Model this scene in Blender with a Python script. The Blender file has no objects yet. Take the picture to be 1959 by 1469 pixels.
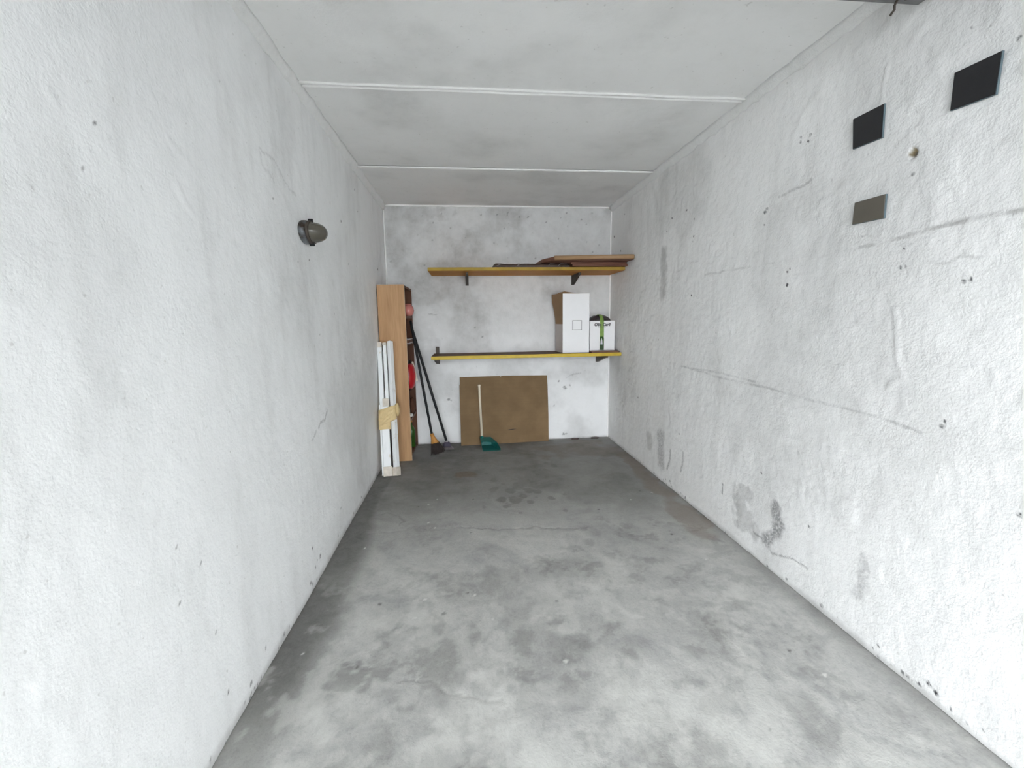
import bpy, bmesh, math, random
import numpy as np
from mathutils import Vector, Matrix, Euler

random.seed(7)
sc = bpy.context.scene
C = sc.collection

# ------------------------------------------------------------------ camera
W, H = 2.374, 2.5            # room width and height; back wall is y = 0, left wall x = 0
YF = -6.30                   # open front of the garage
FPX = 847.56                 # focal length in pixels of the 1959 wide frame
yaw, pit, rol = 0.0986869, -0.1421148, -0.0141559
fw = Vector((math.sin(yaw) * math.cos(pit), math.cos(yaw) * math.cos(pit), math.sin(pit)))
r0 = Vector((math.cos(yaw), -math.sin(yaw), 0)); u0 = r0.cross(fw)
rt = r0 * math.cos(rol) + u0 * math.sin(rol); up = -r0 * math.sin(rol) + u0 * math.cos(rol)
cam = bpy.data.cameras.new('camera'); camo = bpy.data.objects.new('camera', cam); C.objects.link(camo)
M = Matrix.Identity(4)
for i in range(3):
    M[i][0], M[i][1], M[i][2] = rt[i], up[i], -fw[i]
M[0][3], M[1][3], M[2][3] = 0.80901, -4.79439, 1.32789
camo.matrix_world = M
cam.sensor_fit = 'HORIZONTAL'; cam.sensor_width = 36.0; cam.lens = 36.0 * FPX / 1959.0; cam.clip_start = 0.02
sc.camera = camo

# ------------------------------------------------------------------ daylight
wd = bpy.data.worlds.new('sky'); sc.world = wd; wd.use_nodes = True
wd.node_tree.nodes['Background'].inputs[0].default_value = (0.93, 0.97, 1.0, 1)
wd.node_tree.nodes['Background'].inputs[1].default_value = 1.0
sc.view_settings.view_transform = 'Standard'; sc.view_settings.look = 'None'
sc.view_settings.gamma = 1.0; sc.view_settings.use_curve_mapping = False
sc.view_settings.exposure = 4.0
sc.cycles.max_bounces = 16; sc.cycles.diffuse_bounces = 14; sc.cycles.glossy_bounces = 4


# ------------------------------------------------------------------ numpy noise
def vnoise(x, y, seed):
    rs = np.random.RandomState(seed); T = rs.rand(256, 256)
    xi = np.floor(x).astype(int); yi = np.floor(y).astype(int)
    fx = x - xi; fy = y - yi
    fx = fx * fx * fx * (fx * (fx * 6 - 15) + 10); fy = fy * fy * fy * (fy * (fy * 6 - 15) + 10)
    a = T[xi % 256, yi % 256]; b = T[(xi + 1) % 256, yi % 256]
    c = T[xi % 256, (yi + 1) % 256]; d = T[(xi + 1) % 256, (yi + 1) % 256]
    return (a * (1 - fx) + b * fx) * (1 - fy) + (c * (1 - fx) + d * fx) * fy
def fbm(x, y, freq, octv=4, seed=0, gain=0.5):
    s = np.zeros_like(x); amp = 1.0; tot = 0
    for o in range(octv):
        s += amp * vnoise(x * freq + 17.3 * o, y * freq - 9.1 * o, seed + o); tot += amp
        amp *= gain; freq *= 2.03
    return s / tot
def smooth(a, b, t):
    t = np.clip((t - a) / (b - a), 0, 1); return t * t * (3 - 2 * t)
def dline(X, Y, pts):
    d = np.full(X.shape, 1e9)
    for (x0, y0), (x1, y1) in zip(pts[:-1], pts[1:]):
        dx, dy = x1 - x0, y1 - y0; L2 = dx * dx + dy * dy + 1e-12
        t = np.clip(((X - x0) * dx + (Y - y0) * dy) / L2, 0, 1)
        d = np.minimum(d, np.hypot(X - x0 - t * dx, Y - y0 - t * dy))
    return d
def box_of(X, Y, pts, m):
    xs = [p[0] for p in pts]; ys = [p[1] for p in pts]
    return (X > min(xs) - m) & (X < max(xs) + m) & (Y > min(ys) - m) & (Y < max(ys) + m)
def stroke(A, X, Y, pts, w, amt, wob=0.006, seed=5):
    k = box_of(X, Y, pts, w * 2.5 + wob + .02)
    x, y = X[k], Y[k]
    x2 = x + (fbm(x, y, 18, 3, seed) - .5) * wob * 2; y2 = y + (fbm(x, y, 18, 3, seed + 9) - .5) * wob * 2
    A[k] = np.maximum(A[k], amt * (1 - smooth(w * .45, w * 1.35, dline(x2, y2, pts))))
def dotmark(A, X, Y, x0, y0, r, amt=1.0, seed=3):
    k = box_of(X, Y, [(x0, y0)], r * 3 + .02)
    x, y = X[k], Y[k]
    d = np.hypot(x - x0, y - y0) * (0.75 + .6 * vnoise(x * 90, y * 90, seed))
    A[k] = np.maximum(A[k], amt * (1 - smooth(r * .75, r * 1.25, d)))
def blob(A, X, Y, x0, y0, rx, ry, amt, seed=11, rough=.8, fr=14):
    k = box_of(X, Y, [(x0, y0)], max(rx, ry) * 2.2)
    x, y = X[k], Y[k]
    d = np.hypot((x - x0) / rx, (y - y0) / ry) + (fbm(x, y, fr, 4, seed) - .5) * rough * 2
    A[k] = np.maximum(A[k], amt * (1 - smooth(.55, 1.15, d)))
def inpoly(X, Y, pts):
    ins = np.zeros(X.shape, bool); n = len(pts)
    for i in range(n):
        x0, y0 = pts[i]; x1, y1 = pts[(i + 1) % n]
        if y0 == y1: continue
        c = ((y0 > Y) != (y1 > Y)) & (X < (x1 - x0) * (Y - y0) / (y1 - y0) + x0)
        ins ^= c
    return ins

# ------------------------------------------------------------------ object helpers
def link(name, me, mats=(), parent=None):
    o = bpy.data.objects.new(name, me); C.objects.link(o)
    for m in (mats if isinstance(mats, (list, tuple)) else [mats]):
        me.materials.append(m)
    if parent is not None: o.parent = parent
    return o
def tag(o, label=None, cat=None, group=None, kind=None):
    if label: o['label'] = label
    if cat: o['category'] = cat
    if group: o['group'] = group
    if kind: o['kind'] = kind
    return o
def thing(name, label, cat, loc=(0, 0, 0), rot=(0, 0, 0), group=None):
    o = bpy.data.objects.new(name, None); C.objects.link(o); o.location = loc; o.rotation_euler = rot
    o.empty_display_size = .05
    return tag(o, label, cat, group)
def grid(name, P, nu, nv, marks, mat, flip=False, parent=None):
    """P: (nu*nv,3) points, index = i*nv+j"""
    me = bpy.data.meshes.new(name)
    i, j = np.meshgrid(np.arange(nu - 1), np.arange(nv - 1), indexing='ij')
    a = (i * nv + j).ravel(); b = a + nv; c = b + 1; d = a + 1
    q = np.stack([a, d, c, b] if flip else [a, b, c, d], 1).astype(np.int32)
    n = len(q)
    me.vertices.add(len(P)); me.vertices.foreach_set('co', P.astype(np.float32).ravel())
    me.loops.add(n * 4); me.loops.foreach_set('vertex_index', q.ravel())
    me.polygons.add(n); me.polygons.foreach_set('loop_start', np.arange(0, n * 4, 4, dtype=np.int32))
    me.polygons.foreach_set('loop_total', np.full(n, 4, np.int32))
    me.polygons.foreach_set('use_smooth', np.ones(n, bool))
    me.update(calc_edges=True); me.validate()
    at = me.attributes.new('marks', 'FLOAT_VECTOR', 'POINT')
    at.data.foreach_set('vector', np.clip(marks, 0, 2).astype(np.float32).ravel())
    return link(name, me, mat, parent)

class MB:
    """collects shapes in one mesh"""
    def __init__(self): self.bm = bmesh.new(); self.mi = 0
    def _new(self, f0):
        for f in list(self.bm.faces)[f0:]: f.material_index = self.mi
    def box(self, x0, x1, y0, y1, z0, z1, bev=0.0, seg=2, mat=None):
        n0 = len(self.bm.faces)
        t = bmesh.new()
        vs = [t.verts.new(p) for p in ((x0, y0, z0), (x1, y0, z0), (x1, y1, z0), (x0, y1, z0), (x0, y0, z1), (x1, y0, z1), (x1, y1, z1), (x0, y1, z1))]
        for f in ((0, 3, 2, 1), (4, 5, 6, 7), (0, 1, 5, 4), (1, 2, 6, 5), (2, 3, 7, 6), (3, 0, 4, 7)): t.faces.new([vs[k] for k in f])
        if bev: bmesh.ops.bevel(t, geom=t.edges[:], offset=bev, segments=seg, affect='EDGES', profile=.5)
        if mat is not None: t.transform(mat)
        self.merge(t); return self
    def merge(self, t):
        mp = {v: self.bm.verts.new(v.co) for v in t.verts}
        for f in t.faces:
            g = self.bm.faces.new([mp[v] for v in f.verts]); g.material_index = self.mi; g.smooth = f.smooth
        t.free()
    def prism(self, pts, z0, z1, bev=0.0, seg=2, mat=None):
        """polygon in xy (counter-clockwise) extruded in z"""
        t = bmesh.new()
        b = [t.verts.new((x, y, z0)) for x, y in pts]; c = [t.verts.new((x, y, z1)) for x, y in pts]; n = len(pts)
        t.faces.new(b[::-1]); t.faces.new(c)
        for i in range(n): t.faces.new((b[i], b[(i + 1) % n], c[(i + 1) % n], c[i]))
        if bev: bmesh.ops.bevel(t, geom=t.edges[:], offset=bev, segments=seg, affect='EDGES', profile=.5)
        if mat is not None: t.transform(mat)
        self.merge(t); return self
    def loft(self, rings, close=True, caps=True, smooth=True):
        t = bmesh.new(); R = [[t.verts.new(p) for p in r] for r in rings]; n = len(R[0])
        for a, b in zip(R[:-1], R[1:]):
            for i in range(n if close else n - 1):
                f = t.faces.new((a[i], a[(i + 1) % n], b[(i + 1) % n], b[i])); f.smooth = smooth
        if caps and close: t.faces.new(R[0][::-1]); t.faces.new(R[-1])
        self.merge(t); return self
    def tube(self, pts, rad, n=12, caps=True):
        pts = [Vector(p) for p in pts]; rad = rad if isinstance(rad, (list, tuple)) else [rad] * len(pts)
        rings = []
        d0 = (pts[1] - pts[0]).normalized(); a = d0.orthogonal().normalized()
        for k, p in enumerate(pts):
            d = (pts[min(k + 1, len(pts) - 1)] - pts[max(k - 1, 0)]).normalized()
            a = (a - d * a.dot(d)).normalized(); b = d.cross(a)
            rings.append([p + (a * math.cos(t * 2 * math.pi / n) + b * math.sin(t * 2 * math.pi / n)) * rad[k] for t in range(n)])
        return self.loft(rings, True, caps)
    def lathe(self, prof, n=32, mat=None):
        t = bmesh.new(); rings = []
        for r, z in prof:
            rings.append([t.verts.new((max(r, 1e-5) * math.cos(k * 2 * math.pi / n), max(r, 1e-5) * math.sin(k * 2 * math.pi / n), z)) for k in range(n)])
        for a, b in zip(rings[:-1], rings[1:]):
            for i in range(n):
                f = t.faces.new((a[i], a[(i + 1) % n], b[(i + 1) % n], b[i])); f.smooth = True
        bmesh.ops.remove_doubles(t, verts=t.verts[:], dist=1e-4)
        if mat is not None: t.transform(mat)
        self.merge(t); return self
    def build(self, name, mats, parent=None, smooth=None):
        bmesh.ops.recalc_face_normals(self.bm, faces=self.bm.faces[:])
        me = bpy.data.meshes.new(name); self.bm.to_mesh(me); self.bm.free()
        if smooth is not None:
            me.polygons.foreach_set('use_smooth', [smooth] * len(me.polygons))
        return link(name, me, mats, parent)

# ------------------------------------------------------------------ materials
class NT:
    def __init__(self, name):
        self.m = bpy.data.materials.new(name); self.m.use_nodes = True; self.t = self.m.node_tree
        self.b = self.t.nodes['Principled BSDF']; self.tc = self.n('ShaderNodeTexCoord')
    def n(self, typ, **k):
        x = self.t.nodes.new(typ)
        for a, v in k.items(): setattr(x, a, v)
        return x
    def l(self, a, b): self.t.links.new(a, b)
    def co(self, scale=(1, 1, 1), src='Object'):
        m = self.n('ShaderNodeMapping'); m.inputs['Scale'].default_value = scale; self.l(self.tc.outputs[src], m.inputs['Vector']); return m.outputs[0]
    def noise(self, co, scale, detail=4, rough=.5, dist=0.0):
        x = self.n('ShaderNodeTexNoise'); x.inputs['Scale'].default_value = scale; x.inputs['Detail'].default_value = detail
        x.inputs['Roughness'].default_value = rough; x.inputs['Distortion'].default_value = dist
        self.l(co, x.inputs['Vector']); return x.outputs['Fac']
    def ramp(self, f, stops):
        r = self.n('ShaderNodeValToRGB'); e = r.color_ramp.elements
        while len(e) < len(stops): e.new(.5)
        for k, (p, c) in zip(e, stops):
            k.position = p; k.color = (c[0], c[1], c[2], 1) if isinstance(c, (tuple, list)) else (c, c, c, 1)
        self.l(f, r.inputs[0]); return r.outputs[0]
    def val(self, s, v):
        if isinstance(v, (int, float)): s.default_value = v
        elif isinstance(v, (tuple, list)): s.default_value = (v[0], v[1], v[2], 1)
        else: self.l(v, s)
    def math(self, op, a, b=0.0, clamp=False):
        x = self.n('ShaderNodeMath', operation=op, use_clamp=clamp); self.val(x.inputs[0], a); self.val(x.inputs[1], b); return x.outputs[0]
    def mix(self, f, a, b, mode='MIX'):
        x = self.n('ShaderNodeMix', data_type='RGBA', blend_type=mode); self.val(x.inputs[0], f); self.val(x.inputs[6], a); self.val(x.inputs[7], b); return x.outputs[2]
    def bump(self, h, dist, strength=1.0, prev=None):
        x = self.n('ShaderNodeBump'); x.inputs['Strength'].default_value = strength; x.inputs['Distance'].default_value = dist
        self.l(h, x.inputs['Height'])
        if prev is not None: self.l(prev, x.inputs['Normal'])
        return x.outputs[0]
    def set(self, **k):
        for a, v in k.items(): self.val(self.b.inputs[a.replace('_', ' ')], v)
        return self.m

def plain(name, col, rough=.6, var=.12, scale=20, bump=0.0, metal=0.0, **kw):
    """flat colour broken up by soft noise, with a little relief"""
    t = NT(name); co = t.co(); f = t.noise(co, scale, 5, .6)
    c = t.mix(f, tuple(x * (1 - var) for x in col), tuple(min(1, x * (1 + var)) for x in col))
    if bump: t.set(Normal=t.bump(t.noise(co, scale * 6, 4, .6), bump))
    return t.set(Base_Color=c, Roughness=rough, Metallic=metal, **kw)

def wood(name, c1, c2, axis='Z', scale=14, rough=.55, bump=.0006):
    t = NT(name); s = {'X': (.06, 1, 1), 'Y': (1, .06, 1), 'Z': (1, 1, .06)}[axis]
    co = t.co(tuple(scale * v for v in s)); f = t.noise(co, 3.0, 6, .6, .6)
    fine = t.noise(co, 14, 3, .6)
    c = t.ramp(t.math('ADD', t.math('MULTIPLY', f, .75), t.math('MULTIPLY', fine, .25)), [(.3, c1), (.7, c2)])
    return t.set(Base_Color=c, Roughness=rough, Specular_IOR_Level=.22, Normal=t.bump(fine, bump))

def wall_mat(name, base, grain, mott=.05, hard=(.07, .07, .075)):
    t = NT(name); co = t.co()
    at = t.n('ShaderNodeAttribute', attribute_name='marks'); sp = t.n('ShaderNodeSeparateXYZ'); t.l(at.outputs['Vector'], sp.inputs[0])
    big = t.noise(co, 1.7, 5, .6); mid = t.noise(co, 9, 5, .65); fine = t.noise(co, 70, 4, .65); speck = t.noise(co, 45, 2, .5)
    c = t.mix(big, tuple(x * (1 - mott) for x in base), tuple(min(1, x * (1 + mott * .5)) for x in base))
    c = t.mix(t.math('MULTIPLY', t.ramp(mid, [(.5, 0), (.75, 1)]), mott * 2.0), c, (.52, .52, .50))
    c = t.mix(t.math('MULTIPLY', t.ramp(speck, [(.70, 0), (.76, 1)]), .30), c, (.35, .34, .32))
    g = t.math('MULTIPLY', sp.outputs[0], t.ramp(mid, [(.25, .55), (.7, 1.1)]), True)
    c = t.mix(g, c, (.26, .255, .245))
    c = t.mix(t.math('MULTIPLY', sp.outputs[2], .8, True), c, (.24, .19, .11))
    h = t.math('MULTIPLY', sp.outputs[1], t.ramp(fine, [(.36, .35), (.56, 1.1)]), True)
    c = t.mix(h, c, hard)
    hb = t.bump(t.noise(co, 26, 5, .6), grain * 2.2)
    nb = t.bump(t.noise(co, 110, 3, .6), grain, 1.0, hb)
    return t.set(Base_Color=c, Roughness=.92, Normal=nb)

m_wall_l = wall_mat('white plaster left', (.855, .865, .872), .0011, .04)
m_wall_r = wall_mat('white plaster right', (.865, .865, .862), .0016, .05)
m_wall_b = wall_mat('white plaster back', (.85, .855, .86), .0009, .06)
m_ceil = wall_mat('white ceiling paint', (.85, .85, .845), .0005, .05)
m_trim = plain('white mortar bead', (.90, .90, .89), .9, .05, 30, .002)
m_cove = plain('plaster fillet', (.85, .855, .85), .92, .08, 25, .004)

def floor_mat():
    t = NT('worn concrete'); co = t.co()
    at = t.n('ShaderNodeAttribute', attribute_name='marks'); sp = t.n('ShaderNodeSeparateXYZ'); t.l(at.outputs['Vector'], sp.inputs[0])
    a = t.noise(co, 3.0, 7, .66, .9); b = t.noise(co, 14, 7, .68, .6); f = t.noise(co, 90, 4, .7)
    c = t.ramp(a, [(.30, (.33, .33, .325)), (.48, (.43, .43, .415)), (.70, (.54, .54, .515))])
    c = t.mix(t.math('MULTIPLY', t.ramp(b, [(.42, 0), (.75, 1)]), .40), c, (.60, .60, .565))
    c = t.mix(t.math('MULTIPLY', t.ramp(b, [(.25, 1), (.45, 0)]), .45), c, (.26, .26, .26))
    c = t.mix(t.math('MULTIPLY', t.ramp(f, [(.30, 1), (.5, 0)]), .25), c, (.17, .17, .165))
    g = t.math('MULTIPLY', sp.outputs[0], t.ramp(b, [(.2, .75), (.75, 1.05)]), True)
    c = t.mix(g, c, (.075, .073, .068))
    c = t.mix(t.math('MULTIPLY', sp.outputs[2], .7, True), c, (.16, .105, .07))
    c = t.mix(t.math('MULTIPLY', sp.outputs[1], 1.0, True), c, (.62, .62, .59))
    nb = t.bump(f, .0012, 1.0, t.bump(b, .0025))
    return t.set(Base_Color=c, Roughness=t.ramp(b, [(.3, .62), (.7, .85)]), Normal=nb)
m_floor = floor_mat()

# ------------------------------------------------------------------ marks measured on the walls and the floor (metres)
MK = {
    'r_scuff1': [(-1.368,0.366),(-1.387,0.255),(-1.405,0.145)],
    'r_scuff1b': [(-1.149,0.308),(-1.166,0.228)],
    'r_arc1': [(-1.564,0.299),(-1.553,0.219),(-1.513,0.133)],
    'r_arc2': [(-1.765,0.343),(-1.764,0.27),(-1.737,0.193)],
    'r_scuff2': [(-2.512,0.349),(-2.452,0.251),(-2.476,0.161),(-2.593,0.15)],
    'r_scuff3': [(-2.769,0.351),(-2.788,0.28),(-2.767,0.212),(-2.701,0.132)],
    'r_crack': [(-2.595,0.133),(-2.671,0.134),(-2.759,0.092),(-2.908,0.15),(-3.0,0.154)],
    'r_scuff4': [(-3.275,0.341),(-3.286,0.282),(-3.282,0.234),(-3.261,0.183)],
    'r_tick': [(-2.28,0.295),(-2.28,0.234)],
    'r_scr1': [(-1.68,0.979),(-2.172,0.959),(-2.593,0.958),(-2.956,0.946),(-3.281,0.942),(-3.436,0.92)],
    'r_scr2': [(-1.827,0.979),(-2.26,0.986),(-2.534,0.975)],
    'r_line1': [(-1.958,1.606),(-2.403,1.604),(-2.75,1.598),(-3.114,1.596),(-3.276,1.606),(-3.369,1.61),(-3.515,1.618),(-3.646,1.616)],
    'r_line2': [(-2.757,1.531),(-3.016,1.511),(-3.246,1.492),(-3.37,1.496),(-3.558,1.502)],
    'r_line3': [(-2.623,1.921),(-2.746,1.926),(-2.832,1.933)],
    'r_grime': [(-1.312,1.837),(-1.333,1.693),(-1.326,1.531)],
    'r_ridge': [(-3.291,1.352),(-3.316,1.258),(-3.323,1.162),(-3.349,1.108),(-3.303,1.062)],
    'r_ridge2': [(-3.161,2.231),(-3.154,2.163),(-3.164,2.104)],
    'r_dots': [(-2.727,1.482,0.01),(-2.72,1.545,0.0081),(-2.736,1.56,0.0051),(-3.298,1.498,0.0071),(-3.316,1.499,0.006),(-3.306,1.562,0.0051),(-3.326,1.573,0.0051),(-3.513,1.431,0.0071),(-3.534,1.434,0.0081),(-3.503,0.96,0.0091),(-3.509,0.977,0.005),(-2.526,1.871,0.013),(-2.537,1.882,0.011),(-2.528,1.805,0.0061),(-1.79,1.484,0.0091),(-2.128,1.232,0.0061),(-1.672,2.081,0.0071),(-1.447,2.077,0.009),(-1.781,1.997,0.0091),(-1.364,1.994,0.0081),(-1.784,1.883,0.0091),(-1.773,1.85,0.007),(-0.104,2.183,0.016),(-3.128,1.638,0.0051),(-3.306,1.814,0.0071),(-3.575,2.094,0.0071),(-2.631,0.49,0.0071),(-2.988,0.356,0.007),(-3.375,0.05,0.006),(-3.493,0.022,0.0081),(-3.564,0.054,0.01),(-3.591,0.044,0.011),(-3.534,0.027,0.0081),(-3.737,0.753,0.006),(-3.448,2.197,0.005),(-2.746,2.149,0.0071),(-2.804,2.138,0.0091),(-2.794,2.115,0.0071),(-2.745,2.129,0.0071),(-0.863,0.604,0.01),(-1.277,1.155,0.0071),(-1.698,0.469,0.008),(-0.407,2.34,0.01),(-0.323,2.007,0.011),(-2.291,1.227,0.0041),(-1.218,-0.173,0.0091),(-1.586,0.037,0.008)],
    'r_hole': (-3.301,1.886),
    'l_dots': [(-3.698,1.666,0.0051),(-3.615,1.754,0.0051),(-2.713,1.859,0.0071),(-2.918,1.668,0.0041),(-2.317,1.657,0.0082),(-1.851,2.058,0.0082),(-1.636,1.996,0.0104),(-1.174,2.322,0.0124),(-3.814,1.803,0.004),(-2.606,0.204,0.0102),(-2.508,0.107,0.0163),(-2.585,0.09,0.0082),(-2.556,0.111,0.0082),(-3.57,0.724,0.0061),(-3.585,0.571,0.0061),(-3.44,0.377,0.0071),(-3.421,0.144,0.0081),(-4.015,0.777,0.0051),(-3.473,0.623,0.0051),(-3.654,1.774,0.0032),(-3.507,1.691,0.003),(-2.483,1.627,0.0051),(-1.113,2.178,0.0104),(-2.091,0.193,0.0102),(-2.908,0.352,0.0041),(-2.902,0.001,0.0063),(-3.154,0.09,0.0073),(-3.288,0.014,0.0071),(-3.241,0.008,0.0061),(-0.434,1.821,0.0155),(-1.293,1.238,0.0063),(-1.503,1.736,0.0073),(-1.796,0.996,0.0071),(-2.24,1.266,0.0051),(-1.936,1.385,0.0063)],
    'l_scuff1': [(-2.205,0.82),(-2.305,0.791),(-2.355,0.768)],
    'l_scuff2': [(-2.408,0.758),(-2.487,0.731)],
    'l_crack1': [(-2.808,2.03),(-2.657,2.025),(-2.556,1.966),(-2.428,1.943)],
    'l_crack2': [(-2.808,2.03),(-2.801,1.977),(-2.685,1.941)],
    'l_ridge1': [(-3.377,1.715),(-3.349,1.672),(-3.328,1.655)],
    'l_ridge2': [(-3.763,1.787),(-3.751,1.764)],
    'l_ridge3': [(-3.398,1.839),(-3.311,1.807)],
    'b_dots': [(0.972,1.161,0.014),(0.891,1.263,0.011),(0.587,0.489,0.018),(0.615,0.476,0.011),(1.806,0.656,0.015),(1.871,0.584,0.021),(1.883,0.572,0.012),(1.93,0.606,0.012),(1.753,0.38,0.011),(1.86,0.052,0.018),(1.89,0.057,0.012),(0.985,2.415,0.01),(1.476,2.399,0.011),(1.115,2.133,0.01),(1.67,2.348,0.011),(0.05,1.948,0.01),(2.046,2.377,0.011),(1.252,2.107,0.008)],
    'b_scuff': [(1.9,0.694),(2.048,0.737)],
    'b_tick': [(0.411,1.412),(0.492,1.4)],
    'b_tick2': [(2.151,1.06),(2.37,1.073)],
    'f_crack1': [(0.115,-2.065),(0.243,-2.039),(0.44,-2.028),(0.625,-2.03),(0.812,-2.054),(0.996,-2.107),(1.202,-2.09),(1.555,-2.151)],
    'f_crack2': [(0.508,-3.267),(0.643,-3.283),(0.679,-3.307),(0.707,-3.345),(0.794,-3.376),(0.894,-3.416)],
    'f_arc': [(0.115,-1.78),(0.211,-1.758),(0.319,-1.832),(0.354,-1.91),(0.34,-1.955)],
    'f_leftband': [(0.022,-1.161),(0.014,-1.68),(0.007,-2.294),(0.01,-2.734),(0.012,-3.046),(0.013,-3.281),(0.017,-3.498)],
    'f_blobs': [(0.987,-1.41,14),(1.067,-1.306,10),(1.108,-1.46,12),(1.18,-1.38,16),(1.198,-1.579,12),(1.263,-1.459,14),(1.033,-1.628,12),(1.131,-1.641,18),(1.408,-1.648,9),(1.454,-1.036,14),(1.574,-0.908,12),(1.354,-1.223,12),(1.515,-0.823,8),(1.521,-1.592,7),(0.941,-1.033,9),(0.999,-1.211,9),(2.171,-0.671,10),(1.389,-1.409,12),(1.24,-1.704,9),(1.054,-1.755,9),(1.244,-1.207,20),(1.229,-1.328,24),(1.33,-1.512,12)],
    'f_patch': [(1.828,-3.498),(2.007,-3.478),(2.055,-3.561),(2.077,-3.63),(2.012,-3.741),(1.822,-3.703),(1.818,-3.594)],
    'f_misc': [(1.394,-3.671),(1.473,-3.663),(0.965,-3.435)],
    'f_patch2': [(1.115,-3.234),(1.12,-3.314),(1.284,-3.308),(1.304,-3.43),(1.101,-3.492),(0.893,-3.426),(0.94,-3.318)],
    'f_rust': [(2.387,-0.87),(2.348,-1.423),(2.32,-2.071)],
    'f_rust2': [(0.758,-1.048)],
    'f_scuff': [(0.269,-3.214),(0.388,-3.228),(0.486,-3.227)],
    'f_soft': [(0.955,-2.627),(0.869,-2.711),(1.037,-2.859)],
    'f_line3': [(1.679,-3.354),(1.701,-3.407),(1.686,-3.497),(1.708,-3.552)],
    'f_dk': [(0.61,-3.056),(0.686,-3.263),(0.786,-3.138)],
    'c_crack': [(0.627,-2.706),(0.625,-2.593),(0.599,-2.418)],
    'c_joints': [(0.013,-2.327),(2.324,-2.321),(0.04,-1.135),(2.343,-1.144)],
}


def wallgrid(y0, y1, z0, z1, step):
    nu = int((y1 - y0) / step) + 1; nv = int((z1 - z0) / step) + 1
    Y, Z = np.meshgrid(np.linspace(y0, y1, nu), np.linspace(z0, z1, nv), indexing='ij')
    return Y.ravel(), Z.ravel(), nu, nv

# ---- right wall
Y, Z, nu, nv = wallgrid(YF, 0.0, 0.0, H, .0062)
G = np.zeros_like(Y); K = np.zeros_like(Y); B = np.zeros_like(Y)
G += .22 * smooth(.52, .75, fbm(Y, Z * .6, 2.2, 5, 40)) + .10 * smooth(.5, .8, fbm(Y * 3, Z * .5, 4, 4, 44))
brk = .50 + .75 * smooth(.35, .62, fbm(Y, Z, 14, 3, 81))
stroke(K, Y, Z, MK['r_scuff1'], .065, .40, .03); stroke(G, Y, Z, MK['r_scuff1b'], .055, .38, .03)
stroke(K, Y, Z, MK['r_arc1'], .013, .45, .004); stroke(K, Y, Z, MK['r_arc2'], .012, .40, .004)
stroke(G, Y, Z, MK['r_scuff2'], .060, .48, .06); stroke(K, Y, Z, MK['r_scuff3'], .036, .60, .02)
stroke(K, Y, Z, MK['r_scuff4'], .028, .28, .02); stroke(K, Y, Z, MK['r_crack'], .0045, .55, .010); stroke(K, Y, Z, MK['r_tick'], .007, .6, .003)
tmp = np.zeros_like(Y); stroke(tmp, Y, Z, MK['r_scr1'], .0055, .26, .004); stroke(tmp, Y, Z, MK['r_scr2'], .005, .30, .004); K = np.maximum(K, tmp * brk)
tmp = np.zeros_like(Y); stroke(tmp, Y, Z, MK['r_line1'][3:], .0085, .50, .006); stroke(tmp, Y, Z, MK['r_line1'][:4], .006, .30, .006); G = np.maximum(G, tmp * brk)
tmp = np.zeros_like(Y); stroke(tmp, Y, Z, MK['r_line2'], .006, .26, .012); G = np.maximum(G, tmp * brk); stroke(K, Y, Z, MK['r_line3'], .006, .35, .008); stroke(G, Y, Z, MK['r_grime'], .06, .50, .03)
for x, y, r in MK['r_dots']: dotmark(K, Y, Z, x, y, r * .80)
for k in range(26):                                      # chips and dirt along the skirting line
    dotmark(K, Y, Z, random.uniform(-3.9, -.3), random.uniform(.0, .05), random.uniform(.003, .009), .8)
G = np.maximum(G, .5 * (1 - smooth(.0, .035, Z + .03 * (fbm(Y, Z, 9, 4, 71) - .5))))
hole = np.hypot(Y - MK['r_hole'][0], (Z - MK['r_hole'][1]) * .85)
K = np.maximum(K, .8 * (1 - smooth(.004, .010, np.hypot(Y - MK['r_hole'][0] + .006, Z - MK['r_hole'][1] + .006) + .006 * (vnoise(Y * 110, Z * 110, 6) - .5))))
B = np.maximum(B, 1.25 * (1 - smooth(.008, .017, hole + .012 * (vnoise(Y * 70, Z * 70, 4) - .5))))
D = .008 * (fbm(Y, Z, 2.4, 3, 1) - .5) + .0032 * (fbm(Y, Z, 11, 4, 7) - .5) + .0020 * (fbm(Y, Z, 38, 2, 9) - .5)
D += .0035 * smooth(.62, .80, fbm(Y * .8, Z, 5.5, 4, 23))                 # thick trowel marks
rd = np.zeros_like(Y); stroke(rd, Y, Z, MK['r_ridge'], .012, 1, .012); stroke(rd, Y, Z, MK['r_ridge2'], .010, 1, .012); 
D += .0022 * rd * (.4 + fbm(Y, Z, 30, 3, 77))
D -= .010 * (1 - smooth(.008, .020, hole))
D *= smooth(0, .04, -Y + .004)
P = np.stack([W - D, Y, Z], 1)
wr = tag(grid('wall_right', P, nu, nv, np.stack([G, K, B], 1), m_wall_r), kind='structure')

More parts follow.
